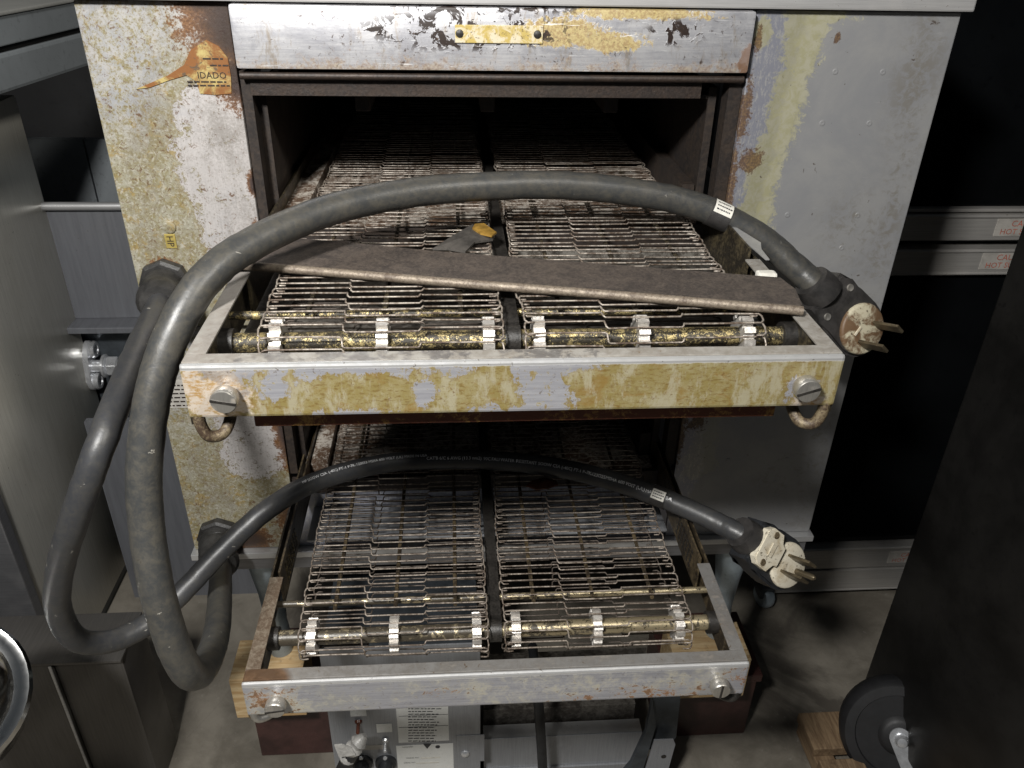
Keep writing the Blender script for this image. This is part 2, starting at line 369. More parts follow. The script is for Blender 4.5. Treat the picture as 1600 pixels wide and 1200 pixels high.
def prism(bm, poly, d, M=Matrix()):                      # polygon in local xy, extruded d along z
    a = [bm.verts.new(M @ Vector((x, y, 0))) for x, y in poly]; b = [bm.verts.new(M @ Vector((x, y, d))) for x, y in poly]
    n = len(poly); bm.faces.new(a[::-1]); bm.faces.new(b)
    for i in range(n): bm.faces.new((a[i], a[(i+1) % n], b[(i+1) % n], b[i]))
    return bm
def basis(o, ex, ey, ez):
    M = Matrix((ex, ey, ez)).transposed().to_4x4(); M.translation = o; return M
def align(o, z, xh=Vector((1, 0, 0))):
    z = Vector(z).normalized(); x = (xh-z*xh.dot(z))
    if x.length < 1e-4: x = z.orthogonal()
    x.normalize(); return basis(Vector(o), x, z.cross(x), z)
XZ = lambda y: basis(Vector((0, y, 0)), Vector((1, 0, 0)), Vector((0, 0, 1)), Vector((0, -1, 0)))   # local xy -> world xz, extrude to viewer
def root_loc(o):
    v = Vector((0, 0, 0))
    while o: v += o.location; o = o.parent
    return v
def obj(name, bm, mat, parent=None, smooth=False, loc=None):
    bmesh.ops.recalc_face_normals(bm, faces=bm.faces)
    me = bpy.data.meshes.new(name)
    base = root_loc(parent); here = Vector(loc) if loc is not None else base
    if here.length: bmesh.ops.translate(bm, verts=bm.verts, vec=-here)
    bm.to_mesh(me); bm.free()
    if smooth:
        for p in me.polygons: p.use_smooth = True
        if smooth != 'all': me.set_sharp_from_angle(angle=radians(40))
    me.materials.append(MAT[mat])
    o = bpy.data.objects.new(name, me); col.objects.link(o); o.location = here-base
    if parent: o.parent = parent
    return o
def tag(o, label, cat, group=None):
    o['label'] = label; o['category'] = cat
    if group: o['group'] = group
    return o
def thing(name, loc, label, cat, group=None):
    o = bpy.data.objects.new(name, None); o.empty_display_size = .05; col.objects.link(o); o.location = loc
    return tag(o, label, cat, group)
def structure(name, bm, mat):
    o = obj(name, bm, mat); o['kind'] = 'structure'; return o
def text_mesh(s, size, extrude=0):
    c = bpy.data.curves.new('t', 'FONT'); c.body = s; c.size = size; c.resolution_u = 2
    o = bpy.data.objects.new('t', c); col.objects.link(o)
    bpy.context.view_layer.update()
    me = bpy.data.meshes.new_from_object(o.evaluated_get(bpy.context.evaluated_depsgraph_get()))
    bpy.data.objects.remove(o); bm = bmesh.new(); bm.from_mesh(me); bpy.data.meshes.remove(me); return bm
def lettering(s, size, M, mat, parent, name='lettering'):
    bm = text_mesh(s, size); bmesh.ops.transform(bm, matrix=M, verts=bm.verts); return obj(name, bm, mat, parent)

# ------------------------------------------------------------------ setting
FLOOR = -1.12
structure('floor', box(-4, 4, -3, 4, FLOOR-.1, FLOOR), 'concrete')
structure('back_wall', box(-4, 4, 2.2, 2.3, FLOOR, 2.2), 'back_wall')

# ------------------------------------------------------------------ ovens
ZT, ZB = .231, -.158
def make_oven(O, up):
    O = Vector(O)
    if up: lab = 'upper stainless conveyor oven with rusty torn sticker beside its open chamber'
    else: lab = 'lower stainless conveyor oven under the one with the torn sticker'
    t = thing('conveyor_oven', O+Vector((.07, .35, ZB)), lab, 'oven', 'stacked conveyor ovens')
    sfx = '_up' if up else '_low'
    def part(name, bm, mat, parent=t, smooth=False):
        bmesh.ops.translate(bm, verts=bm.verts, vec=O); return obj(name, bm, mat, parent, smooth)
    L, R, OL, OR = -.423, .564, -.262, .3225
    # end panels as folded sheets
    lp = part('end_panel', box(L, OL, 0, .02, ZB, ZT-.002, bev=.0015), 'left_panel'+sfx); lp['label'] = 'yellowed peeling end panel left of the chamber mouth'
    rp = part('end_panel', box(OR+.001, R, 0, .02, ZB, ZT-.002, bev=.0015), 'right_panel'+sfx); rp['label'] = 'dented grey end panel right of the chamber mouth'
    part('side_wall', box(L+.002, L+.014, .021, .80, ZB, ZT-.004), 'steel_dark')
    part('side_wall', box(R-.014, R-.002, .021, .80, ZB, ZT-.004), 'steel_dark')
    if up:
        tc = box(L-.006, R+.007, -.012, .82, ZT, ZT+.03, bev=.002); part('top_cover', tc, 'cover')
    d = part('front_door', box(OL+.003, OR-.003, -.014, .012, .163, ZT-.002, bev=.004), 'door'+sfx, smooth=True)
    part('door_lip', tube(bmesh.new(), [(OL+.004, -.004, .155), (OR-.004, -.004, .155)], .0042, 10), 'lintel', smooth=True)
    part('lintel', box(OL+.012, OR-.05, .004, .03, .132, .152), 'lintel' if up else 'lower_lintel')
    part('mouth_post', box(OL, OL+.012, .006, .03, -.02, .158), 'chamber'); part('mouth_post', box(OR-.016, OR, .006, .03, -.02, .158), 'chamber')
    # chamber
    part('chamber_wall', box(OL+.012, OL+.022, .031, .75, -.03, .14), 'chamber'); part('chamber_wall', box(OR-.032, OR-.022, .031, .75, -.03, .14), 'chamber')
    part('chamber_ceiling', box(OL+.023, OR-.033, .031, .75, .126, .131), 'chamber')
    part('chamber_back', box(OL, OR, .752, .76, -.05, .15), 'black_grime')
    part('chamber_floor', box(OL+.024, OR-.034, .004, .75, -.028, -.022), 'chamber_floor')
    for xx in (-.13, .022, .175):
        part('air_finger', box(xx-.009, xx+.009, .05, .72, .105, .125, bev=.002), 'chamber')
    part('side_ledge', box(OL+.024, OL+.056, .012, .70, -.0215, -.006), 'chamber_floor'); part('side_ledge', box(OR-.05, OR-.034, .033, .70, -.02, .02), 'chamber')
    part('sill', box(OL+.004, OR-.004, -.004, .003, -.05, -.024), 'chamber')
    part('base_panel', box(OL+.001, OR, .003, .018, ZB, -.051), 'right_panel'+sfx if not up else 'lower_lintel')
    # nameplate
    if up:
        pl = part('nameplate', box(-.017, .080, -.0162, -.0140, .193, .2115, bev=.0006), 'brass_plate', d)
        for x in (-.012, .074): part('rivet', lathe(bmesh.new(), [(.0045, 0), (.004, .0012), (.002, .002)], 10, align((x, -.0162, .2025), (0, -1, 0))), 'black_grime', t, True)
        # torn sticker
        px = [(213, 139), (262, 118), (288, 101), (298, 78), (322, 62), (342, 72), (356, 90), (361, 118), (362, 146), (336, 148), (313, 146), (307, 127), (292, 117), (262, 126), (236, 136)]
        poly = [(p.x, p.z) for p in (on(a, b, 'y', 0) for a, b in px)]
        st = part('torn_sticker', prism(bmesh.new(), poly, .0011, XZ(-.0001)), 'torn_sticker')
        M = basis(Vector((-.306, -.0017, .151)), Vector((1, 0, 0)), Vector((0, 0, 1)), Vector((0, -1, 0)))
        lettering('IDADO', .010, M, 'lintel', st)
        for k, (a, b) in enumerate(((-.318, -.275), (-.318, -.27), (-.29, -.27), (-.297, -.275))):
            bm = bmesh.new(); x = a; z = (.1465, .1425, .164, .171)[k]
            while x < b:
                l = random.uniform(.003, .009); bx(bm, x, min(x+l, b), -.00165, -.0012, z, z+.0016); x += l+.0016
            part('print_line', bm, 'lintel', st)
        # small symbol plate and screw
        part('screw', lathe(bmesh.new(), [(.0085, 0), (.008, .002), (.005, .0032)], 16, align((-.370, 0, -.0225), (0, -1, 0))), 'left_panel_up', t, True)
        hp = part('symbol_plate', box(-.378, -.365, -.0012, 0, -.050, -.0315, bev=.0005), 'gold_plate')
        M = basis(Vector((-.3755, -.0016, -.0335)), Vector((0, 0, -1)), Vector((1, 0, 0)), Vector((0, -1, 0)))
        lettering('HP', .0115, M, 'lintel', hp)
    else:
        sp = part('paper_sticker', box(-.418, -.335, -.0007, 0, .103, .148), 'sticker_clear')
        for k in range(6):
            bm = bmesh.new(); x = -.414
            while x < -.345:
                l = random.uniform(.003, .010); bx(bm, x, x+l, -.0012, -.0008, .106+k*.0065, .108+k*.0065); x += l+.002
            part('print_line', bm, 'lintel', sp)
    # pop rivets of the right panel
    for x, z in ((.429, .164), (.426, .105), (.405, -.010), (.487, .164), (.485, .105), (.498, -.011), (.487, -.055), (.42, -.10)):
        part('rivet', lathe(bmesh.new(), [(.0036, 0), (.0032, .0006), (.0018, .0009), (.0006, .0004)], 12, align((x, 0, z), (0, -1, 0))), 'right_panel'+sfx, t, True)
    for x, z in ((-.40, -.07), (-.335, -.115)):
        part('rivet', lathe(bmesh.new(), [(.0042, 0), (.0036, .0012), (.001, .0018)], 10, align((x, 0, z), (0, -1, 0))), 'left_panel'+sfx, t, True)
    if not up:
        part('base_flange', box(L-.004, R+.004, -.012, .05, ZB-.012, ZB-.001, bev=.001), 'steel')
        part('base_skirt', box(L+.004, R-.004, -.006, .04, ZB-.038, ZB-.0125), 'steel_dark')
        part('bottom_pan', box(L, R, .051, .80, ZB-.02, ZB-.004), 'steel_dark')
        part('ledge', box(-.232, .30, -.075, .002, -.085, -.081, bev=.001), 'box_steel')
        for x in (L+.09, R-.10):
            for y in (.05, .72):
                part('leg', lathe(bmesh.new(), [(.032, 0), (.031, -.03), (.022, -.10), (.018, -.17), (.02, -.20), (.02, -.243)], 20, Matrix.Translation((x, y, ZB-.039))), 'leg_blue', t, True)
    return t
UPO, LOO = (0, 0, 0), (-.0113, .015, -.3949)
make_oven(UPO, True); make_oven(LOO, False)

# ------------------------------------------------------------------ conveyors
PIT = .0127
BELTS = ((-.1965, .2165), (.0405, .2205))
def strand_bm(wd, seed):
    rnd = random.Random(seed); r = .00098
    c1 = wd*.335+rnd.uniform(-.0015, .0015); c2 = wd*.66+rnd.uniform(-.0015, .0015)
    j1, j2 = -.80*PIT, -.45*PIT; q = .0016; s = lambda a: rnd.uniform(-a, a)
    pts = [(.009, -1.12*PIT, -.0022), (.003, -1.17*PIT, -.002), (.0003, -1.0*PIT, -.0006), (-.0003, -.5*PIT, .0006), (.0006, -.12*PIT, .0006), (.0045, 0, 0),
           (c1*.5, s(.0003), s(.0003)), (c1-.002, 0, 0), (c1-q*.3, -.12*PIT, .001), (c1+.0004, j1*.88, .0012), (c1+.0022, j1, 0),
           ((c1+c2)/2, j1+s(.0004), s(.0004)), (c2-.002, j1, 0), (c2-.0005, j1*.92, .0011), (c2+.0005, j1+(j2-j1)*.85, .0011), (c2+.002, j2, 0),
           ((c2+wd)/2, j2+s(.0004), s(.0003)), (wd-.0045, j2, 0), (wd-.0006, j2-.12*PIT, .0006), (wd+.0003, j2-.55*PIT, .0006), (wd-.0003, j2-1.05*PIT, -.0006), (wd-.003, j2-1.2*PIT, -.002), (wd-.009, j2-1.15*PIT, -.0022)]
    return tube(bmesh.new(), pts, r, 5)
def make_conveyor(O, up):
    O = Vector(O)
    lab = 'conveyor of the upper oven with yellowed front bar and two wire belts' if up else 'conveyor of the lower oven with grey front bar and brown wire belts'
    t = thing('conveyor', O+Vector((.032, -.2, -.05)), lab, 'conveyor', 'wire belt conveyors')
    sfx = '_up' if up else '_low'
    def part(name, bm, mat, parent=t, smooth=False):
        bmesh.ops.translate(bm, verts=bm.verts, vec=O); return obj(name, bm, mat, parent, smooth)
    L, R, YF, H = -.2446, .3084, -.397, .050
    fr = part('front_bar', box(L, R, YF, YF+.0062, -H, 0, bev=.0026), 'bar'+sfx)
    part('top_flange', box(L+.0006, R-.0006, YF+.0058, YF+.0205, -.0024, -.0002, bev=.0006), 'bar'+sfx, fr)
    inm = 'inner_rail'+('' if up else '_low')
    for s, xo in ((1, L), (-1, R)):
        a, b = sorted((xo, xo+s*.0024)); rl = part('side_rail', box(a, b, YF+.003, .10, -.058, -.0028), inm)
        a, b = sorted((xo+s*.0003, xo+s*.0165)); yb = -.235 if not up else (-.175 if s < 0 else -.20)
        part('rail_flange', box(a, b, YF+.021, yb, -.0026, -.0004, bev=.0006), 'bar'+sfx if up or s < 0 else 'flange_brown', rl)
        a, b = sorted((xo+s*.0026, xo+s*.0105)); part('bearing_block', box(a, b, -.345, -.275, -.050, -.006, bev=.0012), inm, rl)
        # inner guide plate that carries on into the chamber
        a, b = sorted((xo+s*.010, xo+s*.0125)); part('guide_plate', box(a, b, yb+.004, .30, -.05, .010 if up else .004), inm, rl)
        if not up:
            for i in range(7):
                for k in range(4):
                    a, b = sorted((xo+s*.0128, xo+s*.0136)); yy = -.205+i*.011+k*.002; zz = -.008-k*.009
                    part('louver', box(a, b, yy, yy+.005, zz-.005, zz), 'black_grime' if s < 0 else 'shaft', rl)
        # hanging hook under the bar end
        x = xo+s*.006; hk = 1 if up else .5
        path = catmull([(x, YF+.006, -.045), (x+s*.001, YF+.004, -.050-.010*hk), (x+s*.006, YF+.005, -.050-.0215*hk), (x+s*.016, YF+.012, -.050-.023*hk), (x+s*.021, YF+.024, -.050-.012*hk), (x+s*.020, YF+.034, -.046)], 5)
        part('hook', tube(bmesh.new(), path, .0052, 10), 'hook_rust' if up else ('black_grime' if s < 0 else 'screw'), rl, True)
        # slotted thumb screw
        sx = (L+.0345, R-.0325)[s < 0]; sz = -.027
        n = Vector((.0, -1, .0)); M = align((sx, YF, sz), n)
        k = part('thumb_screw', lathe(bmesh.new(), [(.0085, 0), (.0085, .002), (.0105, .003), (.0110, .0045), (.0110, .0125), (.0100, .0140), (.004, .0144)], 24, M), 'screw', fr, True)
        an = radians((-12 if up else 8) if s > 0 else (18 if up else 88))
        q = bmesh.new(); bx(q, -.0105, .0105, -.0011, .0011, 0, .0008); bmesh.ops.transform(q, matrix=M @ Matrix.Translation((0, 0, .0141)) @ Matrix.Rotation(an, 4, 'Z'), verts=q.verts)
        part('slot', q, 'black_grime', fr)
    if up:   # bent silver guard flap on the right
        pz = [on(a, b, 'x', .305) for a, b in ((1138, 336), (1165, 366), (1180, 374), (1163, 372), (1166, 396), (1180, 398), (1206, 436), (1200, 437))]
        poly = [(.30, -.07), (.307, -.10), (.318, -.145), (.312, -.165), (.3105, -.195), (.3065, -.195), (.302, -.15), (.297, -.10)]
        part('bent_flap', prism(bmesh.new(), poly, .0012, Matrix.Translation((0, 0, .006))), 'steel')
        part('clip', box(.286, .306, -.235, -.222, -.002, .007, bev=.003), 'tag')
    if up: part('shade_pan', box(L+.003, R-.003, -.285, -.005, -.0665, -.0645), 'tray_in')  # full-width pan added to keep light off the lower right panel
    # drive shaft and sprockets
    ys, zs_ = -.3125, -.0235
    sh = part('drive_shaft', tube(bmesh.new(), [(L+.011, ys, zs_), (R-.011, ys, zs_)], .0092, 16), 'shaft' if up else 'shaft_clean', t, True)
    for x in (L+.016, .0305, R-.016):
        part('collar', tube(bmesh.new(), [(x-.007, ys, zs_), (x+.007, ys, zs_)], .0135, 14), 'black_grime', sh, True)
    for x0, wd in BELTS:
        for fx in (.062, .5, .945):
            x = x0+wd*fx; bm = bmesh.new(); pl = []
            for k in range(11):
                a0 = 2*pi*k/11+.12
                for da, rr in ((-.17, .0165), (-.13, .0215), (.13, .0215), (.17, .0165)): pl.append((rr*cos(a0+da), rr*sin(a0+da)))
            prism(bm, pl, .0105, basis(Vector((x-.00525, ys, zs_)), Vector((0, 1, 0)), Vector((0, 0, 1)), Vector((1, 0, 0))))
            part('sprocket', bm, 'sprocket')
    part('tie_rod', tube(bmesh.new(), [(L+.002, -.262, -.020), (R-.002, -.262, -.020)], .0042, 10), 'shaft' if up else 'shaft_clean', t, True)
    for x0, wd in BELTS:
        for fx in (.17, .5, .83):
            part('support_rod', tube(bmesh.new(), [(x0+wd*fx, -.285, -.0075), (x0+wd*fx, .6, -.0075)], .0026, 6), inm)
    part('centre_bar', box(.0235, .0375, -.30, .68, -.026, -.012), 'black_grime')
    # belts
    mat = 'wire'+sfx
    for bi, (x0, wd) in enumerate(BELTS):
        bl = bpy.data.objects.new('wire_belt', None); bl.empty_display_size = .03; col.objects.link(bl); bl.parent = t
        bl.location = O+Vector((x0, -.2, -.002))-root_loc(t)
        mes = []; mes2 = []
        for s in range(5):
            bm = strand_bm(wd, s+bi*10+(100 if up else 0)); me = bpy.data.meshes.new('wire'); bmesh.ops.recalc_face_normals(bm, faces=bm.faces); bm.to_mesh(me); bm.free()
            for p in me.polygons: p.use_smooth = True
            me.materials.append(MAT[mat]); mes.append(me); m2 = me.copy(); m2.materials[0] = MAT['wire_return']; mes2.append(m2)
        # path of the belt loop in (y, z): return run, nose, top run
        RR = .0215; prof = []
        y = .66
        n = 0
        while y > ys: prof.append((y, -.002+.0012*sin(y*23+bi*2), 0.)); y -= PIT
        a = 0
        dth = PIT/RR
        k = 0
        while a < pi-.2:
            a = (k+.5)*dth*.98; prof.append((ys-RR*sin(a), zs_+RR*cos(a), a)); k += 1
        y = ys+PIT*.6
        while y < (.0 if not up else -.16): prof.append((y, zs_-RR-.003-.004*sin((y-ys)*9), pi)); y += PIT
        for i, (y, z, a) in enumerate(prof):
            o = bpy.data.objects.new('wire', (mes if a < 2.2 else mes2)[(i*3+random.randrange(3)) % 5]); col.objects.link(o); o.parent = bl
            o.location = Vector((random.uniform(-.0007, .0007)-(.002 if i % 9 == 0 else 0)+.0012*sin(y*14+bi), y+.2+random.uniform(-.0011, .0011), z+.002+random.uniform(-.0006, .0006)))
            o.rotation_euler = (a, random.uniform(-.004, .004), random.uniform(-.006, .006))
    return t
make_conveyor(UPO, True); make_conveyor(LOO, False)

# crumb tray under the upper conveyor
ct = thing('crumb_tray', (.025, -.17, -.083), 'rust brown crumb tray under the yellowed conveyor bar', 'tray')
xl, xr = on(396, 650, 'y', -.374).x, on(1210, 645, 'y', -.374).x
obj('pan', box(xl, xr, -.370, -.012, -.0745, -.0728), 'tray_in', ct)
obj('front_lip', box(xl, xr, -.3745, -.3705, -.0745, -.054, bev=.0015), 'rust', ct)
for x in (xl, xr-.002): obj('side_lip', box(x, x+.002, -.3695, -.290, -.072, -.058), 'rust', ct)

# loose steel strip lying across the upper belts
Lp, Rp = Vector((-.255, -.196, 0)), Vector((.2985, -.321, 0)); ex = (Rp-Lp).normalized(); ey = Vector((0, 0, 1)).cross(ex)
st = thing('steel_strip', Lp, 'grimy brown steel strip lying slantwise across the upper wire belts', 'strip')
ln = (Rp-Lp).length; M = basis(Vector((Lp.x, Lp.y, .0068)), ex, ey, Vector((0, 0, 1)))
bm = bmesh.new(); prism(bm, [(0, .002), (ln-.006, .002), (ln, .008), (ln-.001, .045), (ln-.012, .072), (.2, .073), (.12, .078), (.05, .080), (0, .079)], .002, M); obj('plate', bm, 'strip', st)
bm = bmesh.new(); tube(bm, [M @ Vector((u, .0015+.0006*sin(u*20), -.0010)) for u in [ln*i/24 for i in range(25)]], .0046, 10); obj('rolled_edge', bm, 'strip_edge', st, True)

# flakes of burnt matter
def flake(name, pts, z, mat, label, extra=None):
    P = [on(a, b, 'z', z) for a, b in pts]; c = sum(P, Vector())/len(P); bm = bmesh.new()
    t = thing(name, c, label, 'scrap')
    ce = bm.verts.new(c+Vector((0, 0, .008))); cb = bm.verts.new(c+Vector((0, 0, .004)))
    tp = [bm.verts.new(p+Vector((0, 0, random.uniform(.001, .005)))) for p in P]; bt = [bm.verts.new(v.co-Vector((0, 0, .0022))) for v in tp]
    n = len(P)
    for i in range(n):
        k = (i+1) % n; bm.faces.new((tp[i], tp[k], ce)); bm.faces.new((bt[k], bt[i], cb)); bm.faces.new((tp[i], bt[i], bt[k], tp[k]))
    obj('flake', bm, mat, t)
    if extra:
        bm = bmesh.new(); Q = [on(a, b, 'z', z+.006)+Vector((0, 0, random.uniform(.001, .004))) for a, b in extra]
        tp = [bm.verts.new(p) for p in Q]; bt = [bm.verts.new(p-Vector((0, 0, .002))) for p in Q]; bm.faces.new(tp); bm.faces.new(bt[::-1])
        for i in range(len(Q)): k = (i+1) % len(Q); bm.faces.new((tp[i], bt[i], bt[k], tp[k]))
        obj('amber_crust', bm, 'amber', t)
flake('burnt_scrap', [(676, 394), (705, 372), (738, 356), (752, 362), (775, 368), (770, 378), (742, 384), (727, 397), (700, 392)], .001, 'burnt', 'burnt dark flake with amber crust lying on the upper belt', [(742, 352), (756, 353), (776, 366), (768, 371), (750, 366), (738, 358)])
flake('burnt_scrap', [(822, 762), (832, 754), (850, 750), (868, 754), (872, 760), (856, 766), (838, 768)], -.393, 'blood_brown', 'glossy dark brown blob stuck on the lower belt')

# ------------------------------------------------------------------ power cords
def build_cord(name, label, path_px, gl, r, mat, gland_dir=(0, -1, 0)):
    g0 = Vector(gl); t = thing(name, g0, label, 'cord', 'heavy oven power cords')
    pts = [g0+Vector((0, -.004, 0)), g0+Vector((0, -.026, -.004))]+[at(*p) for p in path_px]; path = catmull(pts, 9); path = [p+Vector((random.uniform(-1, 1), random.uniform(-1, 1), random.uniform(-1, 1)))*.00035 for p in path]
    j = obj('jacket', tube(bmesh.new(), path, r, 20, wob=.006), mat, t, 'all')
    return t, j, path
def boot(parent, o, path, r):
    ln = 0; k = 0
    while ln < .062: ln += (path[k+1]-path[k]).length; k += 1
    p = [Vector(o)]+path[2:k+1]; n = len(p)
    obj('lock_nut', lathe(bmesh.new(), [(r*2.1, 0), (r*2.15, .003), (r*2.15, .011), (r*1.9, .014), (r*1.2, .0145)], 8, align(o, (0, -1, 0))), 'gland', parent)
    obj('strain_relief', tube(bmesh.new(), p, [r*(1.75 if i < n*.75 else (1.82 if i < n-1 else 1.5)) for i in range(n)], 20, wob=.015), 'gland', parent, True)
def sleeve(parent, path, i0, i1, r, mat, name, tail=False):
    return obj(name, tube(bmesh.new(), path[i0:i1], r, 20), mat, parent, True)
A0 = on(345, 835, 'y', .015); B0 = on(262, 440, 'y', 0)
pxA = [(344, 890, 1.20), (343, 945, 1.07), (336, 1000, .96), (318, 1045, .88), (296, 1052, .82), (272, 1010, .79), (247, 930, .765), (230, 830, .75), (226, 720, .735), (242, 605, .725), (274, 512, .725), (325, 432, .74), (405, 375, .775), (530, 324, .83), (680, 297, .885), (850, 289, .925), (980, 299, .945), (1090, 322, .955), (1180, 366, .96), (1240, 415, .96), (1285, 455, .955)]
tA, jA, pathA = build_cord('power_cord', 'thick dusty black cord arching over the upper conveyor to a rusty faced plug', pxA, A0, .0158, 'cord_thick')
boot(tA, A0, pathA, .0158)
pxB = [(247, 480, .965), (208, 565, .85), (163, 680, .77), (122, 795, .785), (94, 890, .84), (92, 955, .89), (122, 1000, .94), (180, 1000, .985), (240, 968, 1.02), (295, 915, 1.045), (350, 857, 1.065), (420, 795, 1.085), (500, 750, 1.13), (610, 723, 1.17), (740, 718, 1.18), (860, 729, 1.17), (960, 752, 1.145), (1050, 784, 1.11), (1120, 816, 1.08), (1150, 831, 1.065), (1172, 842, 1.06)]
tB, jB, pathB = build_cord('power_cord', 'black cord with white print crossing the lower belts to a cream plug', pxB, B0, .0138, 'cord_printed')
boot(tB, B0, pathB, .0150)
def nearest(path, px, py):
    best = None
    for i, p in enumerate(path):
        d = p-CAM; z = d.dot(FW); x = 800+FPX*d.dot(RT)/z; y = 600-FPX*d.dot(UP)/z; e = (x-px)**2+(y-py)**2
        if best is None or e < best[0]: best = (e, i)
    return best[1]
# tag bands
def band(parent, path, px, py, r, half, label_ang):
    i = nearest(path, px, py); p = path[i]; tdir = (path[i+1]-path[i-1]).normalized()
    b = obj('tag_band', tube(bmesh.new(), [p-tdir*half, p+tdir*half], r+.0006, 24), 'plug_black', parent, True)
    view = (CAM-p); view = (view-tdir*view.dot(tdir)).normalized(); side = tdir.cross(view)
    bm = bmesh.new(); a0, a1 = label_ang; n = 8; rr = r+.0012; rows = []
    for k in range(n+1):
        a = a0+(a1-a0)*k/n; d = view*cos(a)+side*sin(a); rows.append([bm.verts.new(p+d*rr-tdir*half*.9), bm.verts.new(p+d*rr+tdir*half*.9)])
    for u, v in zip(rows, rows[1:]): bm.faces.new((u[0], u[1], v[1], v[0]))
    lb = obj('paper_label', bm, 'tag', b)
    bm = bmesh.new()
    for q in range(3):
        a = a0+(a1-a0)*(.25+.25*q); s = -half*.7
        while s < half*.6:
            l = random.uniform(.001, .003); da = .05; vs_ = []
            for (aa, ss) in ((a-da, s), (a-da, s+l), (a+da, s+l), (a+da, s)): vs_.append(bm.verts.new(p+(view*cos(aa)+side*sin(aa))*(rr+.0003)+tdir*ss))
            bm.faces.new(vs_); s += l+.0007
    obj('print_line', bm, 'ink', b)
band(tA, pathA, 1124, 334, .0158, .0125, (-.1, -1.2)); band(tB, pathB, 1028, 774, .0138, .0105, (.35, -.6))
# a curled corner of the tag
# white print along the thinner cord
def cord_print(path, s, i0, size, r, ang, flip=False):
    acc = [0]
    for a, b in zip(path[i0:], path[i0+1:]): acc.append(acc[-1]+(b-a).length)
    bm = text_mesh(s, size)
    for v in bm.verts:
        u, h = v.co.x, v.co.y; k = 0
        while k < len(acc)-2 and acc[k+1] < u: k += 1
        f = (u-acc[k])/max(1e-6, acc[k+1]-acc[k]); p = path[i0+k].lerp(path[i0+k+1], f); t = (path[i0+k+1]-path[i0+k]).normalized()
        view = CAM-p; view = (view-t*view.dot(t)).normalized(); side = view.cross(t)       # side points to the picture's top
        a = ang+(h-size*.3)/r; v.co = p+(view*cos(a)+side*sin(a))*(r+.0004)
    return bm
TXT = "CAT'B 6/C 6 AWG (13.3 mm2) 90C FALI WATER RESISTANT SOOW CSA (-40C) FT-1 P-7K-123025 MSHA 600 VOLT (UL) MADE IN USA"
i = nearest(pathB, 672, 716); obj('white_print', cord_print(pathB, TXT, i, .0062, .0138, .12), 'print_white', tB)
i = nearest(pathB, 472, 760); obj('white_print', cord_print(pathB, "MP SOOW CSA (-40C) FT-1 P-7K-123033 MSHA 600 VOLT (UL) MADE IN USA", i, .0055, .0138, .45), 'print_white', tB)

def plug(parent, M, white, rust):
    """local x along the cord, z = face normal."""
    def pt(name, bm, mat, par, sm=False):
        bmesh.ops.transform(bm, matrix=M, verts=bm.verts); return obj(name, bm, mat, par, sm)
    def hull(r0, r1, l):                                  # outline: narrow neck widening to a round head
        pl = [(0, -r0), (l*.25, -r0*1.05), (l*.55, -r1*.95)]
        for k in range(13): a = -pi/2+pi*k/12; pl.append((l+r1*cos(a)*1.0, r1*sin(a)))
        return pl+[(l*.55, r1*.95), (l*.25, r0*1.05), (0, r0)]
    bm = bmesh.new(); prism(bm, hull(.024, .0315, .058), .030, Matrix.Translation((0, 0, -.022)))
    bmesh.ops.bevel(bm, geom=[e for e in bm.edges if abs(e.verts[0].co.z-e.verts[1].co.z) < 1e-5], offset=.003, segments=2, affect='EDGES')
    b = pt('plug_body', bm, 'plug_black' if not white else 'rubber', parent, True)
    bm = bmesh.new(); lathe(bm, [(.021, 0), (.020, .012), (.018, .022)], 18, basis(Vector((.006, 0, -.004)), Vector((0, 1, 0)), Vector((0, 0, 1)), Vector((-1, 0, 0)))); pt('plug_collar', bm, 'plug_black', b, True)
    hx = .060
    fm = 'plug_white' if white else 'plug_face_rust'
    pt('plug_face', lathe(bmesh.new(), [(.0265, .006), (.0270, .0095), (.0262, .0115), (.0245, .0125), (.004, .0120)], 28, Matrix.Translation((hx, 0, 0))), fm, b, True)
    if white:
        c = bmesh.new(); prism(c, [(-.004, -.017), (.004, -.023), (.022, -.023), (.024, -.012), (.033, -.012), (.033, .012), (.024, .012), (.022, .023), (.004, .023), (-.004, .017)], .010, Matrix.Translation((.004, 0, .0085)))
        bmesh.ops.bevel(c, geom=[e for e in c.edges if abs(e.verts[0].co.z-e.verts[1].co.z) < 1e-5], offset=.0015, segments=2, affect='EDGES')
        cl = pt('cord_clamp', c, 'plug_white', b)
        cc = bmesh.new(); bx(cc, .014, .021, -.008, .008, .0185, .0198, bev=.0005); pt('clamp_boss', cc, 'plug_white', b)
        for y in (-.017, .017): pt('clamp_screw', lathe(bmesh.new(), [(.0042, .0186), (.0038, .0192), (.001, .0189)], 12, Matrix.Translation((.014, y, 0))), 'hook_rust', b, True)
        for y in (-.0105, .0095): pt('blade', box(hx-.010, hx+.004, y-.0016, y+.0016, .012, .043, bev=.0007), 'blade', b)
        pt('ground_pin', lathe(bmesh.new(), [(.0036, .012), (.0036, .036), (.002, .039)], 12, Matrix.Translation((hx+.014, 0, 0))), 'blade', b, True)
        pt('ground_screw', lathe(bmesh.new(), [(.004, .010), (.0038, .0135), (.001, .014)], 12, Matrix.Translation((hx-.0235, -.004, 0))), 'screw', b, True)
    else:
        pt('blade_slot', box(hx-.006, hx-.0035, -.012, -.001, .0115, .0135, bev=.0004), 'plug_white', b)
        for y in (-.0125, .0125): pt('blade', box(hx+.003, hx+.0135, y-.0016, y+.0016, .012, .046, bev=.0007), 'blade', b)
        for y in (-.018, .020): pt('clamp_screw', lathe(bmesh.new(), [(.004, .0075), (.0036, .0095), (.001, .009)], 12, Matrix.Translation((.018, y, 0))), 'screw', b, True)
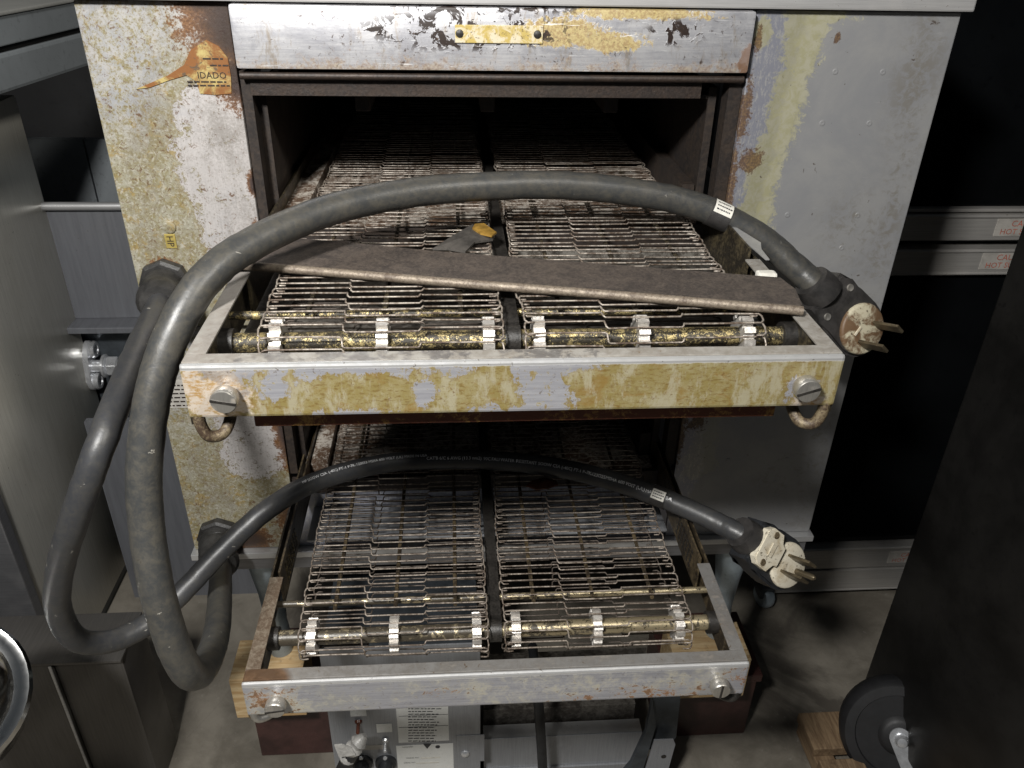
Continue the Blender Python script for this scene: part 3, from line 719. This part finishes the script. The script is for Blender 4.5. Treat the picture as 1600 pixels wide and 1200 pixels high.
def plug_frame(o, n, a, b):                               # face normal n = (right, up, forward); cord runs towards (a right, b down) on view
    nr, nu, nf = n; c = (-nr*a+nu*b)/nf; n = (RT*nr+UP*nu+FW*nf).normalized(); t = (RT*a-UP*b+FW*c).normalized()
    return basis(o, t, n.cross(t), n)
plug(tA, plug_frame(pathA[-1], (.32, -.20, -.92), .77, .64) @ Matrix.Scale(1.16, 4), False, True)
plug(tB, plug_frame(pathB[-1], (.46, -.08, -.88), .80, .60) @ Matrix.Scale(1.16, 4), True, False)

# ------------------------------------------------------------------ left neighbours
cab = thing('steel_cabinet', (-1.1, .45, FLOOR), 'tall brushed stainless cabinet with a bolted latch beside the cords', 'cabinet')
obj('shell', box(-1.6, -.842, .232, .675, FLOOR+.03, .003, bev=.006), 'cabinet', cab, True)
obj('door', box(-1.6, -.838, .205, .231, -1.0, -.02, bev=.003), 'steel_dark', cab)
obj('plinth', box(-1.59, -.85, .24, .66, FLOOR, FLOOR+.029), 'bracket', cab)
# latch: oval plate with bolt and nut
lo = Vector((-.842, .665, -.575)); lt = thing('bolt_latch', lo, 'shiny cast steel clamp with hex nut on the cabinet side', 'latch')
exx, eyy, ezz = Vector((0, .25, .97)).normalized(), Vector((0, -.97, .25)).normalized(), Vector((1, 0, 0))
Ml = basis(lo, exx, eyy, ezz)
ov = [(.045*cos(a)+(.012 if cos(a) > 0 else -.012), .024*sin(a)) for a in [2*pi*k/24 for k in range(24)]]
bm = bmesh.new(); prism(bm, ov, .012, Ml); bmesh.ops.bevel(bm, geom=bm.edges[:], offset=.002, segments=1, affect='EDGES'); obj('base_plate', bm, 'pewter', lt)
for u in (-.036, .036): obj('ring', lathe(bmesh.new(), [(.018, .0), (.020, .006), (.017, .011), (.011, .011), (.010, .004)], 18, Ml @ Matrix.Translation((u, 0, .012))), 'pewter', lt, True)
obj('bolt', tube(bmesh.new(), [Ml @ Vector((-.002, 0, .012)), Ml @ Vector((-.002, 0, .075))], .014, 14), 'pewter', lt, True)
hx6 = [(.024*cos(pi*k/3+.3), .024*sin(pi*k/3+.3)) for k in range(6)]
bm = bmesh.new(); prism(bm, hx6, .024, Ml @ Matrix.Translation((-.002, 0, .045))); bmesh.ops.bevel(bm, geom=bm.edges[:], offset=.002, segments=1, affect='EDGES'); obj('hex_nut', bm, 'pewter', lt)
obj('flange_washer', lathe(bmesh.new(), [(.027, 0), (.027, .005), (.022, .008)], 18, Ml @ Matrix.Translation((-.002, 0, .036))), 'pewter', lt, True)

# hood at the top left
a = on(-60, 24, 'y', .40); b = on(140, -5, 'y', .78); ex = Vector((b.x-a.x, b.y-a.y, 0)).normalized(); ey = Vector((0, 0, 1)).cross(ex); LN = (b-a).length*1.1
zt = .165; hd = thing('steel_hood', Vector((a.x, a.y, zt-.2)), 'blue grey steel hood with a groove behind the stacked ovens', 'hood')
Mh = basis(Vector((a.x, a.y, 0)), ex, ey, Vector((0, 0, 1)))
def hp(name, u0, u1, v0, v1, z0, z1, mat, bev=.002):
    bm = box(u0, u1, v0, v1, z0, z1, bev=bev); bmesh.ops.transform(bm, matrix=Mh, verts=bm.verts); return obj(name, bm, mat, hd)
hp('top_ledge', -.3, LN+.3, -.004, .3, zt-.006, zt, 'hood_edge'); hp('face', -.3, LN+.3, 0, .3, zt-.050, zt-.0065, 'hood_grey')
hp('groove', -.3, LN+.3, .010, .3, zt-.060, zt-.0505, 'black_panel', 0); hp('face', -.3, LN+.3, 0, .3, zt-.118, zt-.0605, 'hood_grey', .006)

# worktable further back on the left
wt = thing('steel_worktable', (-.95, .9, FLOOR), 'grey steel worktable with a bright round rail behind the ovens', 'table')
for k in range(5):
    x = -1.35+k*.172; obj('back_slat', box(x, x+.168, .90, .92, -.30, -.135), 'hood_grey', wt)
obj('rail', tube(bmesh.new(), [(-1.4, .66, -.209), (-.42, .66, -.209)], .0085, 12), 'steel', wt, True)
obj('apron', box(-1.4, -.43, .668, .68, -.46, -.222), 'panel_grey', wt)
obj('shelf', box(-1.4, -.43, .62, .90, -.475, -.461, bev=.002), 'panel_grey', wt)
obj('lower_panel', box(-1.4, -.43, .69, .70, FLOOR, -.476), 'bracket', wt)
obj('kick_bar', box(-.80, -.50, .50, .515, FLOOR+.0, -.62), 'panel_grey', wt)

# low steel bin and polished pot, bottom left
bn = thing('steel_bin', (-.85, .05, FLOOR), 'low dark brushed steel bin on the concrete below the cords', 'bin')
obj('bin_wall', box(-.700, -.588, .0, .10, FLOOR, -.775, bev=.003), 'bin_dark', bn, True)
obj('bin_wall', box(-1.2, -.703, -.006, .10, FLOOR, -.775, bev=.003), 'bin_dark', bn, True)
obj('bin_rim', box(-1.2, -.586, -.008, .102, -.774, -.768, bev=.002), 'bin_dark', bn, True)
obj('corner_trim', box(-.7045, -.7005, -.0085, -.0062, FLOOR, -.776), 'steel', bn)
pc = on(-98, 1095, 'y', -.28); pot = thing('polished_pot', pc, 'mirror polished steel pot leaning beside the dark bin', 'pot')
Mp = align(pc, (.35, -.45, .8))
obj('pot_body', lathe(bmesh.new(), [(.02, -.16), (.075, -.15), (.092, -.10), (.094, -.02), (.088, .005)], 40, Mp), 'chrome', pot, True)
obj('rolled_rim', lathe(bmesh.new(), [(.088, .000), (.097, .002), (.101, .009), (.097, .016), (.088, .014), (.080, .009)], 40, Mp), 'chrome', pot, True)
obj('pot_lid', lathe(bmesh.new(), [(.080, .009), (.07, .02), (.03, .034), (.001, .036)], 40, Mp), 'chrome', pot, True)

# ------------------------------------------------------------------ under the lower oven
for x0, x1, lab in ((-.423, -.30, 'pale pine block under the oven leg beside the control box'), (.36, .50, 'pale pine block under the oven leg beside the dark bracket')):
    tag(obj('wood_block', box(x0, x1, .0, .09, -.935, -.836, bev=.002), 'pine', loc=((x0+x1)/2, .04, -.935)), lab, 'block', 'pine blocks under the oven legs')
for x0, x1, lab in ((-.415, -.27, 'red painted steel skid under a pine block next to the control box'), (.37, .55, 'red painted steel skid under a pine block next to the dark leg bracket')):
    sk = thing('red_skid', ((x0+x1)/2, .12, FLOOR), lab, 'skid', 'red skids on the floor')
    obj('web', box(x0, x1, .055, .20, FLOOR, -.955, bev=.003), 'red_paint', sk); obj('top_plate', box(x0-.004, x1+.004, .045, .21, -.954, -.9355, bev=.002), 'red_paint', sk)
YB = -.062
cb = thing('control_box', (-.10, 0, FLOOR), 'grey steel control box with two white rating labels', 'control box')
obj('front_plate', box(-.248, .009, YB, YB+.003, FLOOR, -.70, bev=.001), 'box_steel', cb)
obj('housing', box(-.244, .006, YB+.004, .14, FLOOR, -.705), 'bracket', cb)
def face(px, py): return on(px, py, 'y', YB)
def rect(name, x0, y0, x1, y1, t, mat, parent, bev=0, yo=0):
    a, b = face(x0, y1), face(x1, y0); return obj(name, box(a.x, b.x, YB-yo-t, YB-yo-.0002, a.z, b.z, bev=bev), mat, parent)
l1 = rect('instruction_label', 623, 1101, 700, 1160, .0008, 'label_white', cb); l2 = rect('rating_label', 623, 1161, 708, 1215, .0008, 'label_white', cb)
for k in range(13):
    y = 1106+k*4.2; bm = bmesh.new(); x = 638
    e = random.uniform(676, 690)
    while x < e:
        l = random.uniform(3, 9); a, b = face(x, y+1.4), face(min(x+l, e), y); bx(bm, a.x, b.x, YB-.0012, YB-.0009, a.z, b.z); x += l+1.6
    obj('print_line', bm, 'ink', l1)
for y in (1117, 1134.5):
    a, b = face(623, y), face(700, y); zz = face(661, y).z; obj('rule_line', box(a.x, b.x, YB-.0013, YB-.0009, zz, zz+.0005), 'ink', l1)
def flat(px, py): return basis(face(px, py)+Vector((0, -.0013, 0)), Vector((1, 0, 0)), Vector((0, 0, 1)), Vector((0, -1, 0)))
lettering('Lincoln', .0064, flat(629, 1167.5), 'ink', l2)
lettering('MODEL NO.', .0042, flat(635, 1184.5), 'ink', l2); lettering('SERIAL NO.', .0042, flat(631, 1192), 'ink', l2)
tri = [face(661, 1161.5), face(674, 1161.5), face(667.5, 1169)]
bm = bmesh.new(); prism(bm, [(p.x, p.z) for p in tri], .0004, XZ(YB-.0009)); obj('triangle_mark', bm, 'ink', l2)
o = face(684, 1166); obj('round_mark', lathe(bmesh.new(), [(.0042, 0), (.0042, .0004), (.0026, .0004), (.0026, .0002)], 16, align((o.x, YB-.0009, o.z), (0, -1, 0))), 'ink', l2)
rect('value_box', 658, 1181, 688, 1185, .0004, 'tag', l2, yo=.0009); rect('value_box', 650, 1189, 686, 1193, .0004, 'tag', l2, yo=.0009)
rect('switch_plate', 548, 1108, 572, 1119, .0012, 'label_white', cb, .0004); rect('switch_plate', 589, 1130, 612, 1144, .0012, 'label_white', cb, .0004)
for a, b, m in ((560, 1126, 'blood_brown'), (602, 1155, 'pewter')):
    o = face(a, b); obj('toggle_switch', lathe(bmesh.new(), [(.0065, 0), (.006, .004), (.003, .006), (.0032, .020), (.0015, .022)], 14, align(o, (.0, -1, -.5))), m, cb, True)
rect('strip_label', 560, 1163, 604, 1172, .0008, 'sticker_clear', cb)
for a in (566, 603):
    o = face(a, 1190); obj('knob', lathe(bmesh.new(), [(.019, 0), (.0185, .006), (.013, .008), (.0125, .020), (.010, .022)], 22, align(o, (0, -1, 0))), 'rubber', cb, True)
    obj('knob_screw', lathe(bmesh.new(), [(.004, 0), (.003, .002), (.001, .0025)], 10, align(o+Vector((0, -.006, .018)), (0, -1, .3))), 'pewter', cb, True)
rect('access_plate', 714, 1147, 757, 1190, .0016, 'box_steel', cb, .0006); o = face(727, 1176); obj('screw', lathe(bmesh.new(), [(.008, .0016), (.0075, .004), (.004, .0065), (.001, .007)], 14, align(o, (0, -1, 0))), 'pewter', cb, True)
# taped cable stub hanging in front of the box
o = on(545, 1190, 'y', -.11); tc = thing('taped_cable', o, 'dark cable end wrapped in shiny clear tape before the control box', 'cable')
pp = catmull([on(530, 1215, 'y', -.10), on(541, 1192, 'y', -.11), on(553, 1172, 'y', -.115)], 6); obj('cable', tube(bmesh.new(), pp, .012, 12), 'rubber', tc, True)
pp = catmull([on(541, 1186, 'y', -.112), on(556, 1165, 'y', -.115), on(570, 1149, 'y', -.11)], 6); n = len(pp)
obj('tape_wrap', tube(bmesh.new(), pp, [.012+.003*sin(i*1.7) if i < n-4 else .012-.0022*(i-n+4) for i in range(n)], 12, wob=.10), 'pvc', tc, True)
bm = bmesh.new(); P = [on(a, b, 'y', -.126) for a, b in ((522, 1168), (534, 1163), (548, 1170), (556, 1176), (550, 1184), (540, 1178), (530, 1180))]
tp = [bm.verts.new(p+Vector((0, random.uniform(-.006, .004), 0))) for p in P]; bt = [bm.verts.new(v.co+Vector((0, .0025, 0))) for v in tp]; bm.faces.new(tp); bm.faces.new(bt[::-1])
for i in range(len(P)): k = (i+1) % len(P); bm.faces.new((tp[i], bt[i], bt[k], tp[k]))
obj('tape_end', bm, 'pvc', tc)

# chassis to the right of the control box
ch = thing('blower_chassis', (.16, .1, FLOOR), 'bare metal chassis box with vent shelf beside the control box', 'chassis')
YC = -.03
def cq(px, py, y=YC): return on(px, py, 'y', y)
zt = cq(850, 1151).z
obj('drawer_face', box(.016, cq(1001, 1160).x, YC, YC+.003, cq(850, 1196).z, zt, bev=.001), 'box_steel', ch)
obj('drawer_top', box(.016, cq(1001, 1160).x, YC+.0035, YC+.03, zt-.004, zt-.001), 'steel', ch)
obj('lower_face', box(.016, cq(1001, 1160).x, YC-.004, YC+.003, FLOOR, cq(850, 1197).z), 'box_steel', ch)
obj('shelf', box(.016, .30, YC+.035, YC+.06, zt-.02, zt+.035, bev=.001), 'tray_in', ch)
obj('vent_plate', box(.016, .33, YC+.11, YC+.113, zt-.05, zt+.095), 'tray_in', ch)
for k in range(5):
    p = on(788+k*42, 1108, 'y', YC+.11)
    for s in (-1, 1):
        q = bmesh.new(); bx(q, -.0065, .0065, -.0015, .0015, -.0012, .0003); bmesh.ops.transform(q, matrix=align((p.x, YC+.1095, p.z), (0, -1, 0)) @ Matrix.Rotation(s*pi/4, 4, 'Z'), verts=q.verts); obj('vent_cross', q, 'black_grime', ch)
obj('pipe', tube(bmesh.new(), [(.02, YC+.08, zt+.10), (.27, YC+.08, zt+.10)], .008, 12), 'steel_dark', ch, True)
# plain black cable hanging down
hp_ = catmull([on(832, 1010, 'y', .02), on(838, 1060, 'y', -.06), on(843, 1120, 'y', -.085), on(846, 1165, 'y', -.09), on(850, 1240, 'y', -.09)], 6)
tag(obj('hanging_cable', tube(bmesh.new(), hp_, .0085, 12), 'rubber', None, True, loc=hp_[-1]), 'plain dark cable hanging in front of the metal chassis', 'cable')
# leg bracket
lb = thing('leg_bracket', (.33, -.02, FLOOR), 'dark blue grey angled leg bracket with a drilled foot plate', 'bracket')
P = [on(a, b, 'y', -.06) for a, b in ((1018, 1060), (1066, 1060), (1056, 1150), (1046, 1165), (1012, 1170))]
bm = bmesh.new(); prism(bm, [(p.x, p.z) for p in P], .004, XZ(-.058)); obj('web', bm, 'bracket', lb)
P = [on(a, b, 'y', -.07) for a, b in ((1018, 1090), (1024, 1130), (1003, 1200), (960, 1220), (985, 1190), (1008, 1140))]
bm = bmesh.new(); prism(bm, [(p.x, p.z) for p in P], .010, XZ(-.066)); obj('rib', bm, 'bracket', lb)
P = [on(a, b, 'y', -.078) for a, b in ((1022, 1156), (1052, 1155), (1055, 1162), (1040, 1215), (1004, 1215))]
bm = bmesh.new(); prism(bm, [(p.x, p.z) for p in P], .003, XZ(-.0765)); fp = obj('foot_plate', bm, 'box_steel', lb)
o = on(1037, 1182, 'y', -.0796); obj('bolt_hole', lathe(bmesh.new(), [(.0048, 0), (.0048, .0006), (.001, .0004)], 14, align(o, (0, -1, 0))), 'black_grime', lb, True)

# ------------------------------------------------------------------ right neighbours
YR = .42
rc = thing('warming_cabinet', (1.2, .8, FLOOR), 'dark glass fronted warming cabinet with pale metal drawer rails', 'cabinet')
X0, X1 = .735, 1.75
obj('carcass', box(X0, X1, YR+.03, 1.2, FLOOR+.10, .75), 'dark_frame', rc)
obj('glass_door', box(X0+.065, X1, YR+.012, YR+.03, -.138, .75), 'dark_glass', rc); obj('glass_door', box(X0+.05, X1, YR+.012, YR+.03, -.95, -.275), 'dark_glass', rc)
obj('door_stile', box(X0, X0+.064, YR+.004, YR+.03, -.138, .75, bev=.002), 'dark_frame', rc); obj('door_stile', box(X0, X0+.049, YR+.004, YR+.03, -.95, -.275, bev=.002), 'dark_frame', rc)
def rail(z0, z1, ridge_t, ridge_b):
    r = obj('drawer_rail', box(X0, X1, YR-.006, YR+.028, z0, z1, bev=.002), 'rail_trim', rc)
    if ridge_t: obj('rail_ridge', tube(bmesh.new(), [(X0, YR-.006, z1-.003), (X1, YR-.006, z1-.003)], .0035, 8), 'rail_trim', r, True)
    if ridge_b: obj('rail_ridge', tube(bmesh.new(), [(X0, YR-.005, z0+.002), (X1, YR-.005, z0+.002)], .003, 8), 'rail_trim', r, True)
    return r
obj('rail_strip', box(X0, X1, YR, YR+.029, -.1465, -.1405, bev=.001), 'rail_trim', rc)
ra = rail(-.200, -.150, True, False); rb = rail(-.269, -.218, True, True); rd = rail(-1.020, -.957, True, False); re_ = rail(-1.092, -1.026, False, True)
for r, x, z in ((ra, .995, -.199), (rb, .988, -.266), (rd, 1.0, -1.015)):
    s = obj('caution_sticker', box(x-.006, x+.115, YR-.0072, YR-.0060, z+.008, z+.042), 'sticker_clear', r)
    for txt, dz, sz in (('CAUTION', .027, .0165), ('HOT SURFACE', .0115, .0155)):
        lettering(txt, sz, basis(Vector((x+(.022 if dz > .02 else .004), YR-.0077, z+dz)), Vector((1, 0, 0)), Vector((0, 0, 1)), Vector((0, -1, 0))), 'print_red', s)
for cx_ in (.70, 1.6):
    pass
cz = on(1192, 945, 'y', .40); 
cw = thing('small_caster', (cz.x, cz.y+.02, FLOOR), 'small grey caster with bright stem behind the cream plug', 'caster')
obj('stem', lathe(bmesh.new(), [(.011, .06), (.011, .13), (.028, .131), (.028, .14)], 16, Matrix.Translation((cz.x, cz.y+.02, FLOOR))), 'pewter', cw, True)
obj('fork', box(cz.x-.018, cz.x+.018, cz.y-.01, cz.y+.04, FLOOR+.030, FLOOR+.066, bev=.006), 'bracket', cw, True)
obj('wheel', lathe(bmesh.new(), [(.010, -.012), (.026, -.012), (.030, -.006), (.030, .006), (.026, .012), (.010, .012)], 24, align((cz.x, cz.y+.005, FLOOR+.030), (1, .3, 0))), 'leg_blue', cw, True)

bc = thing('black_cabinet', (1.15, -.3, FLOOR), 'plain matte black cabinet standing above a black caster wheel', 'cabinet')
obj('shell', box(.802, 1.5, -.98, .10, -1.03, 1.1, bev=.004), 'black_panel', bc)  # near end lengthened out of view to block the right-hand lamp
obj('back_strip', box(.815, 1.49, .101, .106, -1.02, 1.09), 'dark_frame', bc)
wc = on(1403, 1142, 'z', FLOOR+.105); ax = Vector((-.34, -.80, .42)).normalized()
ck = thing('caster_wheel', (wc.x, wc.y, FLOOR), 'large black caster wheel on a bright steel fork', 'caster')
Mw = align(wc, ax) @ Matrix.Diagonal((1.07, 1.07, 1.2, 1))
obj('tyre', lathe(bmesh.new(), [(.070, -.022), (.090, -.021), (.097, -.014), (.0985, 0), (.097, .014), (.090, .021), (.074, .022), (.072, .019)], 48, Mw), 'wheel_rubber', ck, True)
obj('hub', lathe(bmesh.new(), [(.0715, -.015), (.0715, .015), (.066, .013), (.040, .014), (.032, .024), (.026, .026), (.010, .027)], 40, Mw), 'wheel_rubber', ck, True)
obj('axle_bolt', lathe(bmesh.new(), [(.012, .0325), (.012, .036), (.009, .040), (.008, .042), (.003, .043)], 18, Mw), 'pewter', ck, True)
fd = Vector((.30, -.62, -.62)); fd = (fd-ax*fd.dot(ax)).normalized(); fs = ax.cross(fd)
fo = wc+ax*.036
bm = bmesh.new(); pl = [(-.004-.019*cos(a), .019*sin(a)) for a in [-pi/2+pi*k/10 for k in range(11)]]+[(.12, .026), (.12, -.026)]
prism(bm, pl, .003, basis(fo, fd, fs, ax)); obj('fork_plate', bm, 'pewter', ck)
bm = bmesh.new(); prism(bm, pl, .003, basis(wc-ax*.036, fd, fs, ax)); obj('fork_plate', bm, 'pewter', ck)
pa = thing('wood_pallet', (.75, -.1, FLOOR), 'worn wooden pallet corner on the concrete next to the black caster', 'pallet')
c0 = on(1247, 1112, 'z', -1.065)
for k, (u0, u1) in enumerate(((.0, .085), (.105, .2))):
    obj('deck_board', box(c0.x, c0.x+.085, c0.y-u1, c0.y-u0-.002, -1.088, -1.066, bev=.002), 'pallet', pa)
obj('stringer', box(c0.x+.004, c0.x+.044, c0.y-.3, c0.y-.006, FLOOR, -1.0885, bev=.002), 'pallet', pa)
